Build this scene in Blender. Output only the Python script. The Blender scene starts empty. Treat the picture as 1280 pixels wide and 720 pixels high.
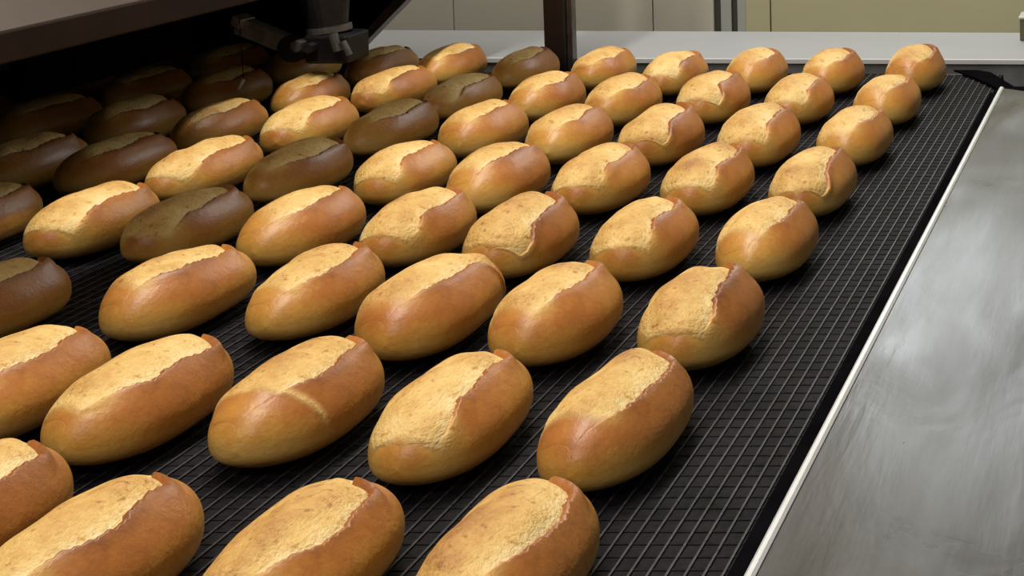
import bpy, bmesh, math, random
import numpy as np
from mathutils import Vector, Matrix

S = bpy.context.scene
COL = S.collection
R = math.radians

# ------------------------------------------------------------------ camera
cam_d = bpy.data.cameras.new('camera')
cam = bpy.data.objects.new('camera', cam_d); COL.objects.link(cam)
cam_d.sensor_width = 36.0
cam_d.lens = 2000 / 1280 * 36.0
cam.location = (0, 0, 0.445)
cam.rotation_euler = (R(90) - math.atan(160 / 2000), 0, 0)
# the photograph is the lower left part of a wider view: rows and machine ends stay level
cam_d.shift_x = -(1455 - 640) / 1280
cam_d.shift_y = -(360 + 123) / 1280
cam_d.clip_start = 0.02
S.camera = cam

# ------------------------------------------------------------------ world, lamps, exposure
w = bpy.data.worlds.new('hall_air'); S.world = w; w.use_nodes = True
bg = w.node_tree.nodes['Background']
bg.inputs[0].default_value = (1.0, 0.96, 0.92, 1)
bg.inputs[1].default_value = 0.10

def lamp(name, loc, sx, sy, power, color, rot=(0, 0, 0)):
    d = bpy.data.lights.new(name, 'AREA'); d.shape = 'RECTANGLE'
    d.size = sx; d.size_y = sy; d.energy = power; d.color = color
    o = bpy.data.objects.new(name, d); COL.objects.link(o)
    o.location = loc; o.rotation_euler = rot
    return o
lamp('ceiling_tube_lamp', (-0.80, 1.5, 2.2), 0.10, 3.0, 63, (1.0, 0.95, 0.86))
lamp('ceiling_row_lamp', (-0.7, -1.6, 2.3), 1.6, 0.6, 25, (1.0, 0.95, 0.88), (R(35), 0, 0))
lamp('wall_lamp', (-0.38, 2.90, 0.70), 0.4, 0.16, 2.0, (0.90, 0.97, 1.0), (R(-62), 0, 0))

S.view_settings.view_transform = 'Standard'
S.view_settings.look = 'None'
S.view_settings.exposure = 0.24
S.view_settings.gamma = 1.0
S.view_settings.use_curve_mapping = False

# ------------------------------------------------------------------ material helpers
def mat(name):
    m = bpy.data.materials.new(name); m.use_nodes = True
    nt = m.node_tree
    return m, nt, nt.nodes['Principled BSDF']
def node(nt, t, **k):
    n = nt.nodes.new(t)
    for a, b in k.items(): setattr(n, a, b)
    return n
def ramp(nt, stops):
    n = nt.nodes.new('ShaderNodeValToRGB'); e = n.color_ramp.elements
    while len(e) < len(stops): e.new(0.5)
    for i, (p, c) in enumerate(stops): e[i].position = p; e[i].color = (*c, 1)
    return n
def noise(nt, scale, detail=3, rough=0.55, vec=None):
    n = nt.nodes.new('ShaderNodeTexNoise'); n.inputs['Scale'].default_value = scale
    n.inputs['Detail'].default_value = detail; n.inputs['Roughness'].default_value = rough
    if vec is not None: nt.links.new(vec, n.inputs['Vector'])
    return n
def math_n(nt, op, a, b):
    n = nt.nodes.new('ShaderNodeMath'); n.operation = op
    for i, v in enumerate((a, b)):
        if isinstance(v, (int, float)): n.inputs[i].default_value = v
        else: nt.links.new(v, n.inputs[i])
    return n.outputs[0]
def bump(nt, b, height, dist, strength=1.0):
    n = nt.nodes.new('ShaderNodeBump'); n.inputs['Distance'].default_value = dist
    n.inputs['Strength'].default_value = strength
    nt.links.new(height, n.inputs['Height']); nt.links.new(n.outputs[0], b.inputs['Normal'])
def objco(nt, scale=(1, 1, 1)):
    t = nt.nodes.new('ShaderNodeTexCoord'); m = nt.nodes.new('ShaderNodeMapping')
    m.inputs['Scale'].default_value = scale
    nt.links.new(t.outputs['Object'], m.inputs[0]); return m.outputs[0]

def plain(name, c, rough=0.5, metal=0.0, var=0.15, scale=30, stretch=(1, 1, 1), bumpd=0.0, spec=0.5):
    m, nt, b = mat(name); v = objco(nt, stretch)
    n = noise(nt, scale, 4, 0.6, v)
    r = ramp(nt, [(0.3, tuple(x * (1 - var) for x in c)), (0.7, tuple(min(1, x * (1 + var)) for x in c))])
    nt.links.new(n.outputs[0], r.inputs[0]); nt.links.new(r.outputs[0], b.inputs['Base Color'])
    b.inputs['Roughness'].default_value = rough; b.inputs['Metallic'].default_value = metal
    b.inputs['Specular IOR Level'].default_value = spec
    if bumpd: bump(nt, b, n.outputs[0], bumpd)
    return m

def bread_material():
    """baked crust and torn crumb: 'bake' browns the crust, 'tone' tans the crumb, 'crumb' says which of the two a point is"""
    m, nt, b = mat('baked_bread')
    def attr(n): return node(nt, 'ShaderNodeAttribute', attribute_name=n).outputs['Fac']
    def centred(n, k): return math_n(nt, 'MULTIPLY', math_n(nt, 'SUBTRACT', n.outputs[0], 0.5), k)
    v = objco(nt); vs = objco(nt, (1, 0.7, 1))
    n1 = noise(nt, 45, 4, 0.6, v); n2 = noise(nt, 260, 3, 0.6, v)
    oi = node(nt, 'ShaderNodeObjectInfo')
    t = math_n(nt, 'ADD', attr('bake'), centred(n1, 0.46))
    t = math_n(nt, 'ADD', t, centred(n2, 0.22))
    r1 = ramp(nt, [(0.0, (0.70, 0.44, 0.12)), (0.28, (0.60, 0.30, 0.055)), (0.6, (0.43, 0.155, 0.030)), (1.0, (0.19, 0.056, 0.015))])
    nt.links.new(t, r1.inputs[0])
    c1 = noise(nt, 75, 5, 0.65, vs); c2 = noise(nt, 330, 4, 0.65, vs); c3 = noise(nt, 190, 2, 0.5, vs)
    q = math_n(nt, 'ADD', attr('tone'), centred(c1, 0.85)); q = math_n(nt, 'ADD', q, centred(c2, 0.45))
    q = math_n(nt, 'ADD', q, math_n(nt, 'MULTIPLY', math_n(nt, 'MAXIMUM', math_n(nt, 'SUBTRACT', c3.outputs[0], 0.60), 0.0), 3.0))
    r2 = ramp(nt, [(0.0, (0.87, 0.66, 0.31)), (0.4, (0.74, 0.47, 0.145)), (0.7, (0.57, 0.30, 0.072)), (1.0, (0.36, 0.15, 0.035))])
    nt.links.new(q, r2.inputs[0])
    mx = node(nt, 'ShaderNodeMix', data_type='RGBA')
    cm = attr('crumb'); nt.links.new(cm, mx.inputs[0])
    nt.links.new(r1.outputs[0], mx.inputs[6]); nt.links.new(r2.outputs[0], mx.inputs[7])
    nt.links.new(mx.outputs[2], b.inputs['Base Color'])
    nt.links.new(math_n(nt, 'ADD', 0.40, math_n(nt, 'MULTIPLY', cm, 0.2)), b.inputs['Roughness'])
    h1 = math_n(nt, 'ADD', math_n(nt, 'MULTIPLY', n1.outputs[0], 0.26), math_n(nt, 'MULTIPLY', n2.outputs[0], 0.16))
    h2 = math_n(nt, 'ADD', math_n(nt, 'MULTIPLY', c1.outputs[0], 0.9), math_n(nt, 'MULTIPLY', c2.outputs[0], 0.7))
    h = math_n(nt, 'ADD', math_n(nt, 'MULTIPLY', h1, math_n(nt, 'SUBTRACT', 1.0, cm)), math_n(nt, 'MULTIPLY', h2, cm))
    bump(nt, b, h, 0.0026, 0.85)
    return m
def steel_material():
    m, nt, b = mat('smeared_steel')
    v = objco(nt, (1, 0.5, 1)); n1 = noise(nt, 11, 4, 0.55, v); n2 = noise(nt, 4.0, 2, 0.5, v)
    n1.inputs['Distortion'].default_value = 0.8
    mp = node(nt, 'ShaderNodeMapping'); tc = node(nt, 'ShaderNodeTexCoord')
    mp.inputs['Rotation'].default_value = (0, 0, R(38)); mp.inputs['Scale'].default_value = (45, 5, 45)
    nt.links.new(tc.outputs['Object'], mp.inputs[0]); n3 = noise(nt, 1.0, 4, 0.65, mp.outputs[0])
    t = math_n(nt, 'ADD', math_n(nt, 'MULTIPLY', n1.outputs[0], 0.35), math_n(nt, 'MULTIPLY', n2.outputs[0], 0.65))
    t2 = math_n(nt, 'ADD', math_n(nt, 'MULTIPLY', t, 0.8), math_n(nt, 'MULTIPLY', n3.outputs[0], 0.2))
    r = ramp(nt, [(0.36, (0.034, 0.030, 0.030)), (0.5, (0.080, 0.076, 0.081)), (0.64, (0.19, 0.194, 0.214))])
    nt.links.new(t2, r.inputs[0]); nt.links.new(r.outputs[0], b.inputs['Base Color'])
    b.inputs['Metallic'].default_value = 0.8
    rr = math_n(nt, 'ADD', 0.14, math_n(nt, 'MULTIPLY', n1.outputs[0], 0.36))
    nt.links.new(rr, b.inputs['Roughness'])
    bump(nt, b, t2, 0.006, 0.5)
    return m
def belt_material(name, c, rough, spec):
    m, nt, b = mat(name)
    t = node(nt, 'ShaderNodeNewGeometry')
    n1 = noise(nt, 26, 4, 0.65, t.outputs['Position']); n2 = noise(nt, 240, 2, 0.6, t.outputs['Position'])
    f = math_n(nt, 'ADD', math_n(nt, 'MULTIPLY', n1.outputs[0], 0.5), math_n(nt, 'MULTIPLY', n2.outputs[0], 0.5))
    r = ramp(nt, [(0.38, tuple(x * 0.3 for x in c)), (0.62, tuple(x * 1.6 for x in c))])
    nt.links.new(f, r.inputs[0]); nt.links.new(r.outputs[0], b.inputs['Base Color'])
    b.inputs['Roughness'].default_value = rough; b.inputs['Specular IOR Level'].default_value = spec
    return m

M = dict(
    bread=bread_material(), steel=steel_material(),
    edge=plain('painted_highlight_steel', (0.66, 0.66, 0.67), 0.35, 0.2, 0.05, 40),  # highlight along the steel edges put into a lighter base colour
    bed=belt_material('dark_belt_bed', (0.0080, 0.0066, 0.0083), 0.7, 0.10),
    strand=belt_material('belt_strand', (0.033, 0.030, 0.034), 0.5, 0.3),
    rod=belt_material('belt_rod', (0.0085, 0.0072, 0.0088), 0.7, 0.08),
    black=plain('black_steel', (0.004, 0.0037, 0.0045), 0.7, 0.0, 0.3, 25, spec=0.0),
    soot=plain('sooty_steel', (0.018, 0.016, 0.017), 0.5, 0.3, 0.4, 60, bumpd=0.001),
    clamp=plain('worn_grey_steel', (0.13, 0.12, 0.115), 0.38, 0.6, 0.4, 50),
    dark=plain('oily_black_steel', (0.009, 0.008, 0.009), 0.5, 0.2, 0.4, 60, spec=0.3),
    arm=plain('bare_steel_arm', (0.42, 0.38, 0.36), 0.4, 0.5, 0.4, 50),
    brown=plain('brown_enamel', (0.020, 0.0075, 0.0055), 0.6, 0.0, 0.25, 12, spec=0.15),
    hood=plain('taupe_enamel', (0.062, 0.042, 0.032), 0.5, 0.0, 0.18, 8, spec=0.35),
    post=plain('dark_brown_post', (0.036, 0.024, 0.023), 0.4, 0.1, 0.25, 25),
    plate=plain('pale_steel_plate', (0.35, 0.36, 0.38), 0.45, 0.15, 0.05, 6, (0.3, 1, 1)),
    skirt=plain('grey_steel_skirt', (0.20, 0.20, 0.20), 0.45, 0.4, 0.25, 20),
    wall_a=plain('warm_grey_panel', (0.57, 0.53, 0.43), 0.6, 0.0, 0.05, 4),
    wall_b=plain('olive_cream_panel', (0.50, 0.465, 0.28), 0.6, 0.0, 0.06, 4),
    backing=plain('wall_backing', (0.16, 0.15, 0.11), 0.8, 0.0, 0.1, 8),
    trim=plain('grey_trim', (0.48, 0.48, 0.43), 0.5, 0.2, 0.05, 8),
    seal=plain('dark_seal', (0.045, 0.045, 0.035), 0.7, 0.0, 0.1, 20),
    olive=plain('olive_box_paint', (0.10, 0.095, 0.05), 0.5, 0.0, 0.1, 20),
    floor=plain('grey_floor', (0.16, 0.15, 0.14), 0.6, 0.0, 0.15, 6),
)

# ------------------------------------------------------------------ mesh helpers
def tag(o, label=None, cat=None, group=None, kind=None):
    if label: o['label'] = label
    if cat: o['category'] = cat
    if group: o['group'] = group
    if kind: o['kind'] = kind
    return o
def link(name, me, m=None, parent=None, loc=(0, 0, 0)):
    o = bpy.data.objects.new(name, me); COL.objects.link(o)
    if m and me: me.materials.append(m)
    o.location = loc
    if parent: o.parent = parent
    return o
def bm_done(bm, name, m, parent=None, loc=(0, 0, 0), bevel=0.0, smooth=False):
    if bevel:
        bmesh.ops.bevel(bm, geom=bm.edges[:], offset=bevel, segments=2, affect='EDGES', profile=0.5)
    me = bpy.data.meshes.new(name); bm.normal_update(); bm.to_mesh(me); bm.free()
    if smooth:
        me.polygons.foreach_set('use_smooth', [True] * len(me.polygons))
    return link(name, me, m, parent, loc)
def add_box(bm, a, b):
    r = bmesh.ops.create_cube(bm, size=1)
    for v in r['verts']:
        v.co = Vector([a[i] + (v.co[i] + 0.5) * (b[i] - a[i]) for i in range(3)])
    return r['verts']
def box(name, a, b, m, parent=None, bevel=0.0):
    bm = bmesh.new(); add_box(bm, a, b); return bm_done(bm, name, m, parent, bevel=bevel)
def add_prism(bm, pts, axis, lo, hi):
    """extrude a polygon; axis 'z': pts are (x,y); axis 'y': pts are (x,z); axis 'x': pts are (y,z)"""
    def co(p, t):
        return {'z': (p[0], p[1], t), 'y': (p[0], t, p[1]), 'x': (t, p[0], p[1])}[axis]
    A = [bm.verts.new(co(p, lo)) for p in pts]; B = [bm.verts.new(co(p, hi)) for p in pts]
    bm.faces.new(A); bm.faces.new(list(reversed(B)))
    n = len(pts)
    for i in range(n): bm.faces.new((A[i], B[i], B[(i + 1) % n], A[(i + 1) % n]))
    bmesh.ops.recalc_face_normals(bm, faces=bm.faces[:])
def prism(name, pts, axis, lo, hi, m, parent=None, bevel=0.0):
    bm = bmesh.new(); add_prism(bm, pts, axis, lo, hi); return bm_done(bm, name, m, parent, bevel=bevel)
def add_rod(bm, p, q, r1, r2=None, seg=16):
    p, q = Vector(p), Vector(q); d = q - p
    mtx = Matrix.Translation((p + q) / 2) @ d.to_track_quat('Z', 'Y').to_matrix().to_4x4()
    bmesh.ops.create_cone(bm, cap_ends=True, segments=seg, radius1=r1, radius2=r1 if r2 is None else r2, depth=d.length, matrix=mtx)
def rod(name, p, q, r1, m, parent=None, r2=None, seg=16):
    bm = bmesh.new(); add_rod(bm, p, q, r1, r2, seg); return bm_done(bm, name, m, parent)

# ------------------------------------------------------------------ setting
FLOOR = -0.85
fl = box('floor', (-3.2, -0.6, FLOOR - 0.05), (1.6, 3.3, FLOOR), M['floor']); tag(fl, kind='structure')
wb = box('wall_back', (-3.2, 3.0, FLOOR), (1.6, 3.1, 2.4), M['backing']); tag(wb, kind='structure')
# wall panels with recessed joints; joints where the photograph shows them
edges = [(-2.55, -1.930), (-1.928, -1.323), (-1.321, -0.952), (-0.950, -0.838)]
edges_b = [(-0.778, -0.733), (-0.731, -0.10), (-0.096, 0.55), (0.554, 1.2)]
for i, (a, b) in enumerate(edges + edges_b):
    box('wall_panel', (a, 2.95, FLOOR), (b, 3.0, 2.4), M['wall_a'] if i < len(edges) else M['wall_b'], wb, 0.0012)
tr = box('trim_1', (-0.826, 2.955, FLOOR), (-0.806, 3.0, 2.4), M['trim'], None, 0.001); tag(tr, kind='structure')
for a, b in ((-0.837, -0.827), (-0.805, -0.796)):
    box('dark_seal', (a, 2.962, FLOOR), (b, 2.998, 2.4), M['seal'], tr)
box('edge_strip', (-0.795, 2.955, FLOOR), (-0.779, 3.0, 2.4), M['trim'], tr, 0.001)

# ------------------------------------------------------------------ conveyor belt
X0, X1, Y0, Y1 = -2.0, -0.240, 0.45, 2.35
bm = bmesh.new()
prof = [(Y0, -0.0013), (Y1, -0.0013)]
for k in range(1, 9):                                   # the belt turns down over the end roller
    a = k / 8 * R(150); prof.append((Y1 + 0.02 * math.sin(a), -0.0213 + 0.02 * math.cos(a)))
prof += [(Y1 - 0.02, -0.042), (Y0, -0.042)]
add_prism(bm, prof, 'x', X0, X1)
belt = bm_done(bm, 'conveyor_belt', M['bed'])
tag(belt, 'wide dark wire mesh conveyor belt carrying the rows of bread rolls', 'conveyor belt')
bm = bmesh.new(); add_box(bm, (-0.0007, Y0, -0.0025), (0.0007, Y1 + 0.002, 0.0))
strand = bm_done(bm, 'link_strand', M['strand'], belt)
nst = int((X1 - X0 - 0.01) / 0.0105)
for i in range(nst):
    o = strand if i == 0 else strand.copy()
    if i: COL.objects.link(o); o.parent = belt
    o.location = (X1 - 0.006 - i * 0.0105, 0, 0)
bm = bmesh.new(); add_box(bm, (X0 + 0.002, -0.0012, -0.0025), (X1 - 0.002, 0.0012, -0.0008))
crod = bm_done(bm, 'cross_rod', M['rod'], belt)
nrd = int((Y1 - Y0) / 0.0152)
for i in range(nrd):
    o = crod if i == 0 else crod.copy()
    if i: COL.objects.link(o); o.parent = belt
    o.location = (0, Y0 + 0.006 + i * 0.0152, 0)

# frame under and beside the belt
fr = bpy.data.objects.new('belt_stand', None); COL.objects.link(fr); fr.location = (-1.1, 1.4, FLOOR)
tag(fr, 'black steel frame standing under and along the conveyor belt', 'stand')
def local(o, root):
    o.parent = root; o.matrix_parent_inverse = Matrix.Translation(-Vector(root.location)); return o
local(box('side_rail', (-0.2335, Y0, -0.12), (-0.2205, 2.12, 0.018), M['black']), fr)
local(box('under_pan', (-2.05, Y0, -0.13), (-0.2335, 2.34, -0.06), M['black']), fr)
local(prism('corner_shade_sheet', [(-0.314, 2.362), (-0.281, 2.313), (-0.251, 2.258), (-0.226, 2.201), (-0.188, 2.178), (-0.192, 2.235), (-0.212, 2.235), (-0.257, 2.344), (-0.280, 2.362)], 'z', 0.0015, 0.004, M['black']), fr)  # black sheet laid over the belt corner in place of its shadow
for x in (-1.95, -0.3):
    for y in (0.6, 2.2):
        local(box('leg', (x - 0.03, y - 0.03, FLOOR), (x + 0.03, y + 0.03, -0.13), M['black']), fr)

# steel side plate
sp = prism('steel_side_plate', [(-0.2158, 0.45), (0.45, 0.45), (0.45, 1.95), (-0.187, 2.107), (-0.2158, 2.127)], 'z', 0.018, 0.023, M['steel'], None, 0.001)
tag(sp, 'smeared bare steel side plate right of the belt with bright folded edge', 'steel plate')
prism('folded_edge', [(-0.2215, 0.0185), (-0.2155, 0.0185), (-0.2155, 0.0235), (-0.2172, 0.0250), (-0.2198, 0.0250), (-0.2215, 0.0235)], 'y', 0.45, 2.127, M['edge'], sp)
box('support_bracket', (-0.20, 0.7, -0.85), (-0.14, 0.76, 0.018), M['black'], sp)
box('support_bracket', (0.30, 1.5, -0.85), (0.36, 1.56, 0.018), M['black'], sp)

# end plate behind the last row
ep = prism('end_plate', [(-2.3, 2.4273), (0.5, 2.374), (0.5, 2.636), (-2.3, 2.71)], 'z', 0.004, 0.012, M['plate'])
tag(ep, 'pale grey steel end plate lying across the far end of the belt', 'steel plate')
prism('front_lip', [(-2.3, 2.4223), (0.5, 2.369), (0.5, 2.376), (-2.3, 2.4293)], 'z', 0.0085, 0.0148, M['edge'], ep)
bm = bmesh.new()
add_prism(bm, [(-2.3, 0.004), (-2.3, -0.012), (-0.266, -0.012), (-0.229, -0.034), (0.5, -0.034), (0.5, 0.004)], 'y', 0.0, 0.006)
sk = bm_done(bm, 'skirt', M['skirt'], ep)
sk.location = (0, 2.3835, 0.004); sk.rotation_euler = (0, 0, math.atan2(2.374 - 2.413, 2.05))
box('gap_blocker', (-2.3, 2.445, -0.12), (-0.42, 2.455, 0.004), M['black'], ep)  # added black sheet, hides the lit wall showing below the plate
box('support_leg', (-1.5, 2.5, FLOOR), (-1.44, 2.56, 0.004), M['black'], ep)
box('support_leg', (0.2, 2.5, FLOOR), (0.26, 2.56, 0.004), M['black'], ep)
bx = bpy.data.objects.new('switch_box', None); COL.objects.link(bx); bx.location = (-0.206, 2.60, 0.012)
tag(bx, 'small olive box with a pale lid at the right end of end plate', 'box')
box('body', (-0.028, -0.03, 0.0), (0.06, 0.025, 0.036), M['olive'], bx, 0.002)
box('lid', (-0.030, -0.032, 0.036), (0.062, 0.027, 0.040), M['trim'], bx, 0.001)

# post with the overhead beam it carries
gp = bpy.data.objects.new('beam_support', None); COL.objects.link(gp); gp.location = (-0.905, 2.395, FLOOR)
tag(gp, 'dark brown square post at far end of belt carrying an overhead beam', 'post')
local(box('post', (-0.930, 2.374, FLOOR), (-0.8975, 2.402, 0.62), M['post'], None, 0.003), gp)
local(box('side_flange', (-0.8975, 2.38, FLOOR), (-0.889, 2.398, 0.62), M['clamp'], None, 0.001), gp)
local(box('beam', (-0.930, -0.3, 0.50), (-0.845, 2.41, 0.56), M['post'], None, 0.003), gp)

local(box('post', (-0.930, -0.29, FLOOR), (-0.8975, -0.26, 0.50), M['post'], None, 0.003), gp)

# ------------------------------------------------------------------ oven hood and machinery
hd = bpy.data.objects.new('oven_hood', None); COL.objects.link(hd); hd.location = (-1.6, 1.2, FLOOR)
tag(hd, 'brown enamel oven hood hanging low over the left side of belt', 'oven hood')
local(prism('lower_lip', [(-1.105, 0.178), (-1.068, 0.178), (-1.068, 0.208), (-1.105, 0.216)], 'y', 0.3, 1.88, M['brown'], None, 0.002), hd)
local(prism('sloped_panel', [(-1.069, 0.2085), (-1.074, 0.2085), (-1.15, 0.255), (-1.15, 0.268)], 'y', 0.3, 1.88, M['hood'], None, 0.001), hd)
local(box('front_panel', (-1.18, 0.3, 0.24), (-1.145, 1.88, 0.75), M['hood'], None, 0.004), hd)
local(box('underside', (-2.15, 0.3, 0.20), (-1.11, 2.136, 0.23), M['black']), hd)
local(box('added_shade_panel', (-1.315, 1.80, 0.072), (-1.30, 2.13, 0.20), M['black']), hd)  # added black panel that keeps the space deep under the hood dark
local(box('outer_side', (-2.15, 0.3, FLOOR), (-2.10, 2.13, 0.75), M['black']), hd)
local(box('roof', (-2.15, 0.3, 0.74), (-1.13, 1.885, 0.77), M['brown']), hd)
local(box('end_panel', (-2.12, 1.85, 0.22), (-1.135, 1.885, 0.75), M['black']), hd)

mh = bpy.data.objects.new('drive_housing', None); COL.objects.link(mh); mh.location = (-1.6, 2.40, -0.004)
tag(mh, 'black machine housing with a slanted side at far left belt end', 'machine')
local(prism('housing', [(-2.1, 0.0125), (-1.40, 0.0125), (-1.26, 0.0135), (-1.236, 0.024), (-0.965, 0.30), (-0.965, 0.60), (-2.1, 0.60)], 'y', 2.388, 2.405, M['black']), mh)
local(prism('slanted_edge', [(-1.238, 0.019), (-1.216, 0.026), (-0.937, 0.304), (-0.970, 0.304)], 'y', 2.378, 2.404, M['clamp'], None, 0.001), mh)
local(box('gear_case', (-2.1, 2.137, 0.165), (-1.02, 2.386, 0.60), M['black'], None, 0.004), mh)

ck = bpy.data.objects.new('clamp_arm', None); COL.objects.link(ck); ck.location = (-1.12, 2.1, 0.165)
tag(ck, 'grey steel clamp arm with a tapered cylinder hanging beside the hood', 'clamp')
def obox(name, p, q, wdt, hgt, m, root, bevel=0.002):
    p, q = Vector(p), Vector(q); d = q - p
    bm = bmesh.new(); add_box(bm, (-wdt / 2, 0, -hgt / 2), (wdt / 2, d.length, hgt / 2))
    ang = d.to_track_quat('Y', 'Z').to_matrix().to_4x4()
    bmesh.ops.transform(bm, matrix=Matrix.Translation(p) @ ang, verts=bm.verts[:])
    return local(bm_done(bm, name, m, bevel=bevel), root)
obox('arm', (-1.225, 2.10, 0.114), (-1.140, 2.09, 0.083), 0.018, 0.024, M['arm'], ck)
obox('arm_end_plate', (-1.226, 2.098, 0.122), (-1.212, 2.096, 0.116), 0.026, 0.014, M['arm'], ck)
local(rod('knuckle', (-1.142, 2.07, 0.086), (-1.142, 2.13, 0.086), 0.018, M['soot']), ck)
local(rod('pivot_bolt', (-1.127, 2.055, 0.092), (-1.127, 2.10, 0.092), 0.008, M['clamp'], None, None, 6), ck)
local(rod('pivot_bolt', (-1.112, 2.055, 0.089), (-1.112, 2.10, 0.089), 0.007, M['soot'], None, None, 6), ck)
local(box('yoke', (-1.125, 2.07, 0.066), (-1.068, 2.13, 0.104), M['dark'], None, 0.004), ck)
local(rod('cylinder', (-1.106, 2.10, 0.100), (-1.113, 2.10, 0.175), 0.022, M['soot'], None, 0.034, 24), ck)
local(rod('cylinder_collar', (-1.106, 2.10, 0.104), (-1.107, 2.10, 0.112), 0.028, M['clamp'], None, None, 24), ck)
local(rod('guide_pin', (-1.081, 2.06, 0.108), (-1.075, 2.06, 0.085), 0.006, M['clamp'], None, None, 10), ck)
local(rod('guide_pin', (-1.068, 2.06, 0.098), (-1.060, 2.06, 0.080), 0.004, M['clamp'], None, None, 10), ck)
local(rod('guide_wire', (-1.158, 1.985, 0.165), (-1.156, 1.985, 0.062), 0.0005, M['black'], None, None, 8), ck)
local(rod('wire_tip', (-1.156, 1.985, 0.062), (-1.163, 1.985, 0.050), 0.0022, M['edge'], None, None, 8), ck)

# ------------------------------------------------------------------ bread rolls
L, W, T = 0.16, 0.08, 0.055
def waves(rng, n, lo, hi):
    k = rng.normal(size=(n, 3)); k /= np.linalg.norm(k, axis=1)[:, None]
    f = rng.uniform(lo, hi, n); return k * f[:, None], rng.uniform(0, 6.28, n), 1 / f * lo
def wsum(ws, P):
    k, ph, a = ws
    return (np.sin(P @ k.T + ph) * a).sum(-1) / np.sqrt((a * a).sum())
def sstep(a, b, x):
    t = np.clip((x - a) / (b - a), 0, 1); return t * t * (3 - 2 * t)

class Shape:
    def __init__(s, rng, style):
        s.rng = rng; s.style = style
        s.big = waves(rng, 9, 30, 75); s.fine = waves(rng, 16, 130, 420)
        s.n1 = rng.uniform(2.45, 2.9); s.m1 = rng.uniform(0.53, 0.59)
        s.bend = rng.uniform(-0.004, 0.004); s.skew = rng.uniform(-0.06, 0.06)
        s.jp = rng.uniform(0, 6.28, 12)
        s.c = R(rng.uniform(-3, 4)); s.b = R(rng.uniform(28, 38)); s.l = R(rng.uniform(56, 70))
        s.far = rng.uniform(0.74, 0.86); s.near = rng.uniform(-0.90, -0.78)
    def border(s, u):
        """right and left edge of the torn split (angles from the crest) along the loaf"""
        j = sum(np.sin(u * f + s.jp[i]) * a for i, (f, a) in enumerate(((4, .045), (9, .03), (21, .014), (47, .013), (83, .014), (131, .010))))
        j2 = sum(np.sin(u * f + s.jp[i + 6]) * a for i, (f, a) in enumerate(((6, .05), (13, .03), (29, .02))))
        fe = 1 - sstep(s.far - 0.30, s.far, u) ** 1.6
        fl = 1 - sstep(s.far - 0.12, s.far + 0.02, u)
        soft = 1 - sstep(-0.86, -0.48, u)
        ne = sstep(-0.97, -0.70, u) * (0.35 + 0.65 * sstep(-0.9, -0.25, u)); nl = sstep(-0.97, -0.78, u)
        br = s.b * fe * ne; bl = s.l * fl * nl
        if s.style in ('wrap', 'step'):
            ne = sstep(-0.97, -0.82, u); wide = 1 - sstep(-0.85, -0.40, u)
            br = (s.b + R(20 if s.style == 'wrap' else 44) * wide) * fe * ne; bl = s.l * fl * ne
            if s.style == 'step': soft = 0.75 * (1 - sstep(-0.85, -0.6, u))
        elif s.style == 'farlip':
            band = np.exp(-((u - 0.70) / 0.13) ** 2); br = br + R(78) * band; bl = bl + R(5) * band
        k = np.clip((br + bl) / (s.b + s.l) * 2.2, 0, 1)
        c = s.c + s.skew * u
        return c + br + j * k * (1 - 0.6 * soft), c - bl + j2 * k, k, soft, c + br
    def point(s, u, phi, d):
        a = np.abs(u); prof = np.clip(1 - a ** s.n1, 0, 1) ** s.m1
        A = W / 2 * prof; zc = 0.42 * T; Bu = 0.58 * T * prof ** 0.85; Bd = 0.42 * T * prof ** 0.8
        c = np.cos(phi); sn = np.sin(phi)
        x = A * sn; z = np.where(c >= 0, zc + Bu * c, zc - Bd * np.abs(c) ** 0.65)
        y = L * 0.485 * u + 0 * phi
        nx = sn / np.maximum(A, 0.006); nz = c / np.maximum(Bu, 0.006)
        ny = np.sign(u) * (a ** 3 / 0.03 + 4000 * a ** 40) + 0 * phi
        n = np.stack([nx, ny, nz], -1); n /= np.linalg.norm(n, axis=-1, keepdims=True) + 1e-9
        P = np.stack([x + s.bend * (u * u), y, z], -1)
        lump = wsum(s.big, P) * 0.0012
        low = sstep(0.001, 0.012, P[..., 2])                # keep the base flat on the belt
        P = P + n * ((lump + d) * low)[..., None]
        P[..., 2] = np.maximum(P[..., 2], 0.0)
        return P
def grid_mesh(name, P, **attrs):
    nu, nv = P.shape[:2]
    idx = np.arange(nu * nv).reshape(nu, nv)
    a = idx[:-1, :-1]; b = idx[1:, :-1]; c = idx[1:, 1:]; d = idx[:-1, 1:]
    F = np.stack([a, d, c, b], -1).reshape(-1, 4)
    me = bpy.data.meshes.new(name)
    me.vertices.add(nu * nv); me.vertices.foreach_set('co', P.reshape(-1).astype(np.float32))
    me.loops.add(F.size); me.loops.foreach_set('vertex_index', F.reshape(-1).astype(np.int32))
    me.polygons.add(len(F)); me.polygons.foreach_set('loop_start', (np.arange(len(F)) * 4).astype(np.int32))
    me.update(calc_edges=True)
    for k, val in attrs.items():
        at = me.attributes.new(k, 'FLOAT', 'POINT')
        at.data.foreach_set('value', np.broadcast_to(val, (nu, nv)).reshape(-1).astype(np.float32))
    bm = bmesh.new(); bm.from_mesh(me)                      # close the seam and the tips
    bmesh.ops.remove_doubles(bm, verts=bm.verts[:], dist=2e-5); bm.to_mesh(me); bm.free()
    me.polygons.foreach_set('use_smooth', [True] * len(me.polygons))
    return me
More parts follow.
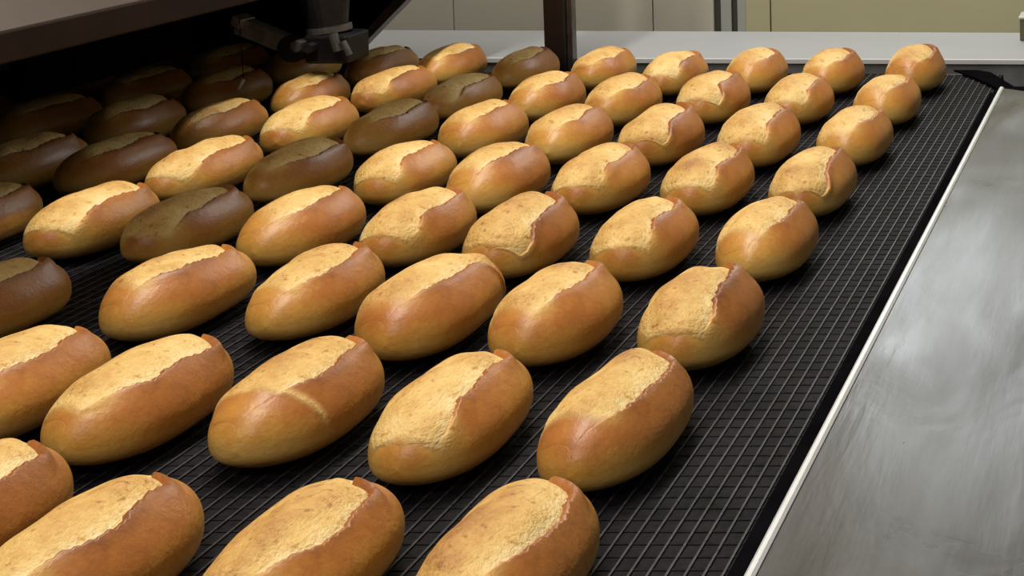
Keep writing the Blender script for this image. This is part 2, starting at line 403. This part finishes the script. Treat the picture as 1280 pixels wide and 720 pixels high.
def make_roll(name, seed, style, hi):
    rng = np.random.default_rng(seed); s = Shape(rng, style)
    nu, nv = (132, 88) if hi else (64, 50)
    t = np.linspace(-1, 1, nu); u = (np.sign(t) * (1 - (1 - np.abs(t)) ** 1.5) * 0.35 + t * 0.65)[:, None]
    u = u / np.abs(u).max()
    br, bl, k, soft, brs = s.border(u); hard = 1 - soft
    lean = rng.uniform(0.02, 0.16); thr = rng.uniform(-0.84, -0.60); wd = rng.uniform(0.06, 0.16)
    if style == 'crease': lean, thr, wd = 0.0, -0.60, 0.05
    def look(uu, ph, P):
        """crust browning, crumb tan and how pale the split still is, shared by crust and crumb so they meet without a seam"""
        z = P[..., 2]; big = wsum(s.big, P); big2 = wsum(s.big, P * 1.7)
        bake = 0.10 + 0.53 * sstep(0.010, 0.042, z) - 0.20 * sstep(0.45, 0.95, np.abs(uu)) + 0.10 * big
        if style in ('wrap', 'step'):                       # pale round the near end, browned nub at the tip
            p = sstep(-0.97, -0.86, uu + 0.04 * big)
            bake = bake + 0.22 * (1 - sstep(-0.99, -0.86, uu)) * sstep(0.004, 0.012, z)
        else:
            p = sstep(thr - wd, thr + wd, uu + 0.05 * big + lean * np.sin(ph * 1.3))
        return bake, 0.20 + 0.12 * big2, p, z
    # crust: from the right edge of the split, under the loaf, to its left edge, with lips tucked in
    v = np.linspace(0, 1, nv)[None]
    v = 0.5 * v + 0.5 * (0.5 - 0.5 * np.cos(np.pi * v))
    span = 2 * np.pi - (br - bl); ph = br + v * span
    even = np.maximum(ph - brs, 0)
    lip = (0.0018 + rng.uniform(0.0004, 0.0028) * np.exp(-((u - 0.55) / 0.22) ** 2)) * np.exp(-(even / 0.25) ** 2) * hard * k
    P = s.point(u, ph, lip)
    tuck_r = s.point(u, br - 0.06 * k, -0.0032 * k * hard - 0.0003 * k * soft); tuck_l = s.point(u, bl + 0.06 * k, -0.0003 * k + 0 * bl)
    P = np.concatenate([tuck_r, P, tuck_l], 1); ph = np.concatenate([br, ph, bl + 2 * np.pi], 1); uu = u + 0 * ph
    bake, tone, p, z = look(uu, np.where(ph > np.pi, ph - 2 * np.pi, ph), P)
    dr = ph - br; dl = bl + 2 * np.pi - ph
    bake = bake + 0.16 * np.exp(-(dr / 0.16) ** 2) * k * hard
    fall = 0.30 if style == 'wrap' else 0.18
    crumb = np.maximum(np.exp(-(dr / fall) ** 2) * soft, np.exp(-(dl / 0.22) ** 2)) * p * k
    if style == 'crease':                                   # a pale stretched seam running down the flank from the split
        seam = np.exp(-((uu + 0.60 - 0.09 * dr) / 0.035) ** 2) * (1 - sstep(0.7, 1.5, dr))
        crumb = np.maximum(crumb, 0.8 * seam)
    glow = np.maximum(np.exp(-(dr / (2.2 * fall)) ** 2) * soft, np.exp(-(dl / 0.45) ** 2)) * p * k
    bake = bake * (1 - 0.75 * glow) + 0.05 * glow
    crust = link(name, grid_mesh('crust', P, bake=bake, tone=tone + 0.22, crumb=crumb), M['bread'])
    # torn crumb in the split
    nw = 36 if hi else 18
    kk = k[:, 0] > 0.03; i = np.where(kk)[0]; i = np.arange(max(i[0] - 1, 0), min(i[-1] + 2, nu))
    us = u[i]; b_r, b_l, ks, so = br[i], bl[i], k[i], soft[i]
    wv = np.linspace(-0.05, 1.05, nw)[None]
    ph = b_l + wv * (b_r - b_l)
    hump = np.clip(4 * wv * (1 - wv), 0, 1) ** 0.7
    edge = -0.0026 * np.clip(wv, 0, 1) ** 3 * (1 - so)        # a valley only under the torn right lip
    d = (edge + 0.0024 * hump * (1 - 0.9 * so) + 0.00015 * so) * ks - 0.0003 * (1 - ks)
    d = d - (0.0014 * (1 - so) + 0.0003) * np.clip((np.abs(wv - 0.5) - 0.5) / 0.05, 0, 1) * np.where(wv > 0.5, 1, 0.3) * ks
    Q0 = s.point(us, ph, d)
    bake, tone, p, z = look(us + 0 * ph, ph, Q0)
    fine = wsum(s.fine, Q0 * np.array([1, 0.6, 1]))
    Q = s.point(us, ph, d + fine * (0.0003 + 0.0007 * (1 - so)) * ks * p * (0.25 + 0.75 * hump))
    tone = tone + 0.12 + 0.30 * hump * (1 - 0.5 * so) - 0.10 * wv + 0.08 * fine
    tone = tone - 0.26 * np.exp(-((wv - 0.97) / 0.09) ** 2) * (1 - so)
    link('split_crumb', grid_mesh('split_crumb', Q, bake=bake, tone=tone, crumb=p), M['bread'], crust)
    return crust

# position on the belt (x, y), length and width scale, for each row from the far end (A) to the front (H)
ROLLS = {'A1': (-0.352, 2.236, 0.93, 1.04), 'A2': (-0.466, 2.221, 0.969, 1.009), 'A3': (-0.576, 2.232, 0.977, 0.999), 'A4': (-0.684, 2.218, 1.013, 0.972), 'A5': (-0.799, 2.255, 0.97, 0.946), 'A6': (-0.913, 2.259, 0.97, 0.917), 'A7': (-1.031, 2.292, 1.0, 0.9), 'A8': (-1.124, 2.273, 1.0, 0.9), 'B1': (-0.355, 2.028, 0.978, 1.019), 'B2': (-0.468, 2.031, 1.003, 1.012), 'B3': (-0.58, 2.04, 1.0, 1.044), 'B4': (-0.69, 2.024, 1.002, 1.025), 'B5': (-0.8, 2.052, 0.969, 0.986), 'B6': (-0.915, 2.063, 1.062, 0.936), 'B7': (-1.03, 2.115, 1.09, 0.9), 'B8': (-1.12, 2.072, 0.945, 0.9), 'C1': (-0.358, 1.824, 1.022, 1.021), 'C2': (-0.467, 1.815, 1.018, 1.06), 'C3': (-0.581, 1.823, 1.005, 1.045), 'C4': (-0.69, 1.829, 1.006, 1.033), 'C5': (-0.803, 1.861, 0.985, 1.007), 'C6': (-0.92, 1.879, 1.068, 0.906), 'C7': (-1.022, 1.891, 1.053, 0.96), 'C8': (-1.133, 1.894, 1.067, 0.9), 'D1': (-0.36, 1.614, 1.024, 1.0), 'D2': (-0.47, 1.621, 1.014, 1.026), 'D3': (-0.58, 1.625, 1.009, 1.032), 'D4': (-0.689, 1.629, 1.013, 1.026), 'D5': (-0.8, 1.659, 0.965, 0.973), 'D6': (-0.917, 1.673, 1.039, 0.929), 'D7': (-1.022, 1.683, 1.09, 0.9), 'D8': (-1.134, 1.705, 1.054, 0.9), 'E1': (-0.357, 1.411, 0.973, 1.0), 'E2': (-0.468, 1.416, 0.988, 1.012), 'E3': (-0.581, 1.42, 0.983, 1.039), 'E4': (-0.689, 1.455, 0.993, 0.992), 'E5': (-0.799, 1.461, 1.005, 0.997), 'E6': (-0.912, 1.471, 1.031, 0.927), 'E7': (-1.008, 1.479, 0.959, 0.962), 'F1': (-0.356, 1.202, 0.977, 1.059), 'F2': (-0.47, 1.215, 0.976, 1.05), 'F3': (-0.577, 1.231, 1.015, 1.037), 'F4': (-0.687, 1.271, 0.981, 0.991), 'F5': (-0.799, 1.27, 0.978, 0.978), 'G1': (-0.354, 1.015, 1.044, 0.974), 'G2': (-0.465, 1.02, 1.023, 0.98), 'G3': (-0.578, 1.044, 1.009, 0.996), 'G4': (-0.687, 1.047, 0.985, 0.993), 'H1': (-0.350, 0.822, 0.97, 0.96), 'H2': (-0.459, 0.82, 0.97, 0.95), 'H3': (-0.572, 0.823, 1.0, 1.0), 'H4': (-0.679, 0.865, 1.0, 1.0), 'G5': (-0.789, 1.066, 1.0, 1.0), 'F6': (-0.932, 1.245, 0.9, 0.92), 'E8': (-1.126, 1.49, 0.95, 0.92), 'D9': (-1.225, 1.70, 1.0, 0.92), 'C9': (-1.24, 1.9, 1.0, 0.95), 'C10': (-1.35, 1.906, 1.0, 0.95), 'C11': (-1.46, 1.912, 1.0, 0.95), 'B9': (-1.24, 2.09, 1.0, 0.95), 'B10': (-1.35, 2.096, 1.0, 0.95), 'B11': (-1.46, 2.102, 1.0, 0.95), 'A9': (-1.24, 2.28, 0.97, 0.95), 'A10': (-1.35, 2.286, 0.97, 0.95), 'A11': (-1.46, 2.292, 0.97, 0.95), 'A12': (-1.57, 2.298, 0.97, 0.95)}
STYLE = {k: 'wrap' for k in ('B7', 'C7', 'D2', 'D7', 'E2', 'E6', 'E7', 'F1', 'G2', 'B6', 'D3', 'A4', 'E4', 'D5', 'B2', 'C2')}
STYLE.update({'G3': 'crease', 'F3': 'farlip', 'E3': 'step', 'B3': 'step', 'C3': 'step', 'D1': 'step'})
LOOK = {'G3': 'roll with pale-creased near end', 'F3': 'roll with torn far end', 'G1': 'plump wide-split roll', 'E3': 'roll with bulging flank'}
ORD = ['', 'first', 'second', 'third', 'fourth', 'fifth', 'sixth', 'seventh', 'eighth', 'ninth', 'tenth', 'eleventh', 'twelfth']
ROWS = {'H': 'nearest row', 'G': 'second nearest row', 'F': 'third nearest row', 'E': 'fourth nearest row',
        'A': 'farthest row', 'B': 'second farthest row', 'C': 'third farthest row', 'D': 'fourth farthest row'}
for n, (key, (x, y, sl, sw)) in enumerate(ROLLS.items()):
    row, c = key[0], int(key[1:])
    o = make_roll('bread_roll', 101 + n, STYLE.get(key, 'plain'), row in 'DEFGH')
    o.location = (x, y, 0.0); o.scale = (sw, sl, sw)
    o.rotation_euler = (0, 0, R(random.Random(n).uniform(-2, 2)))
    look = LOOK.get(key) or ('shaded brown roll' if c == 6 else 'dim roll under hood' if c >= 8 else 'golden split roll')
    tag(o, '%s, %s from the side plate in the %s' % (look, ORD[c], ROWS[row]), 'bread roll', 'split bread rolls on the conveyor belt')
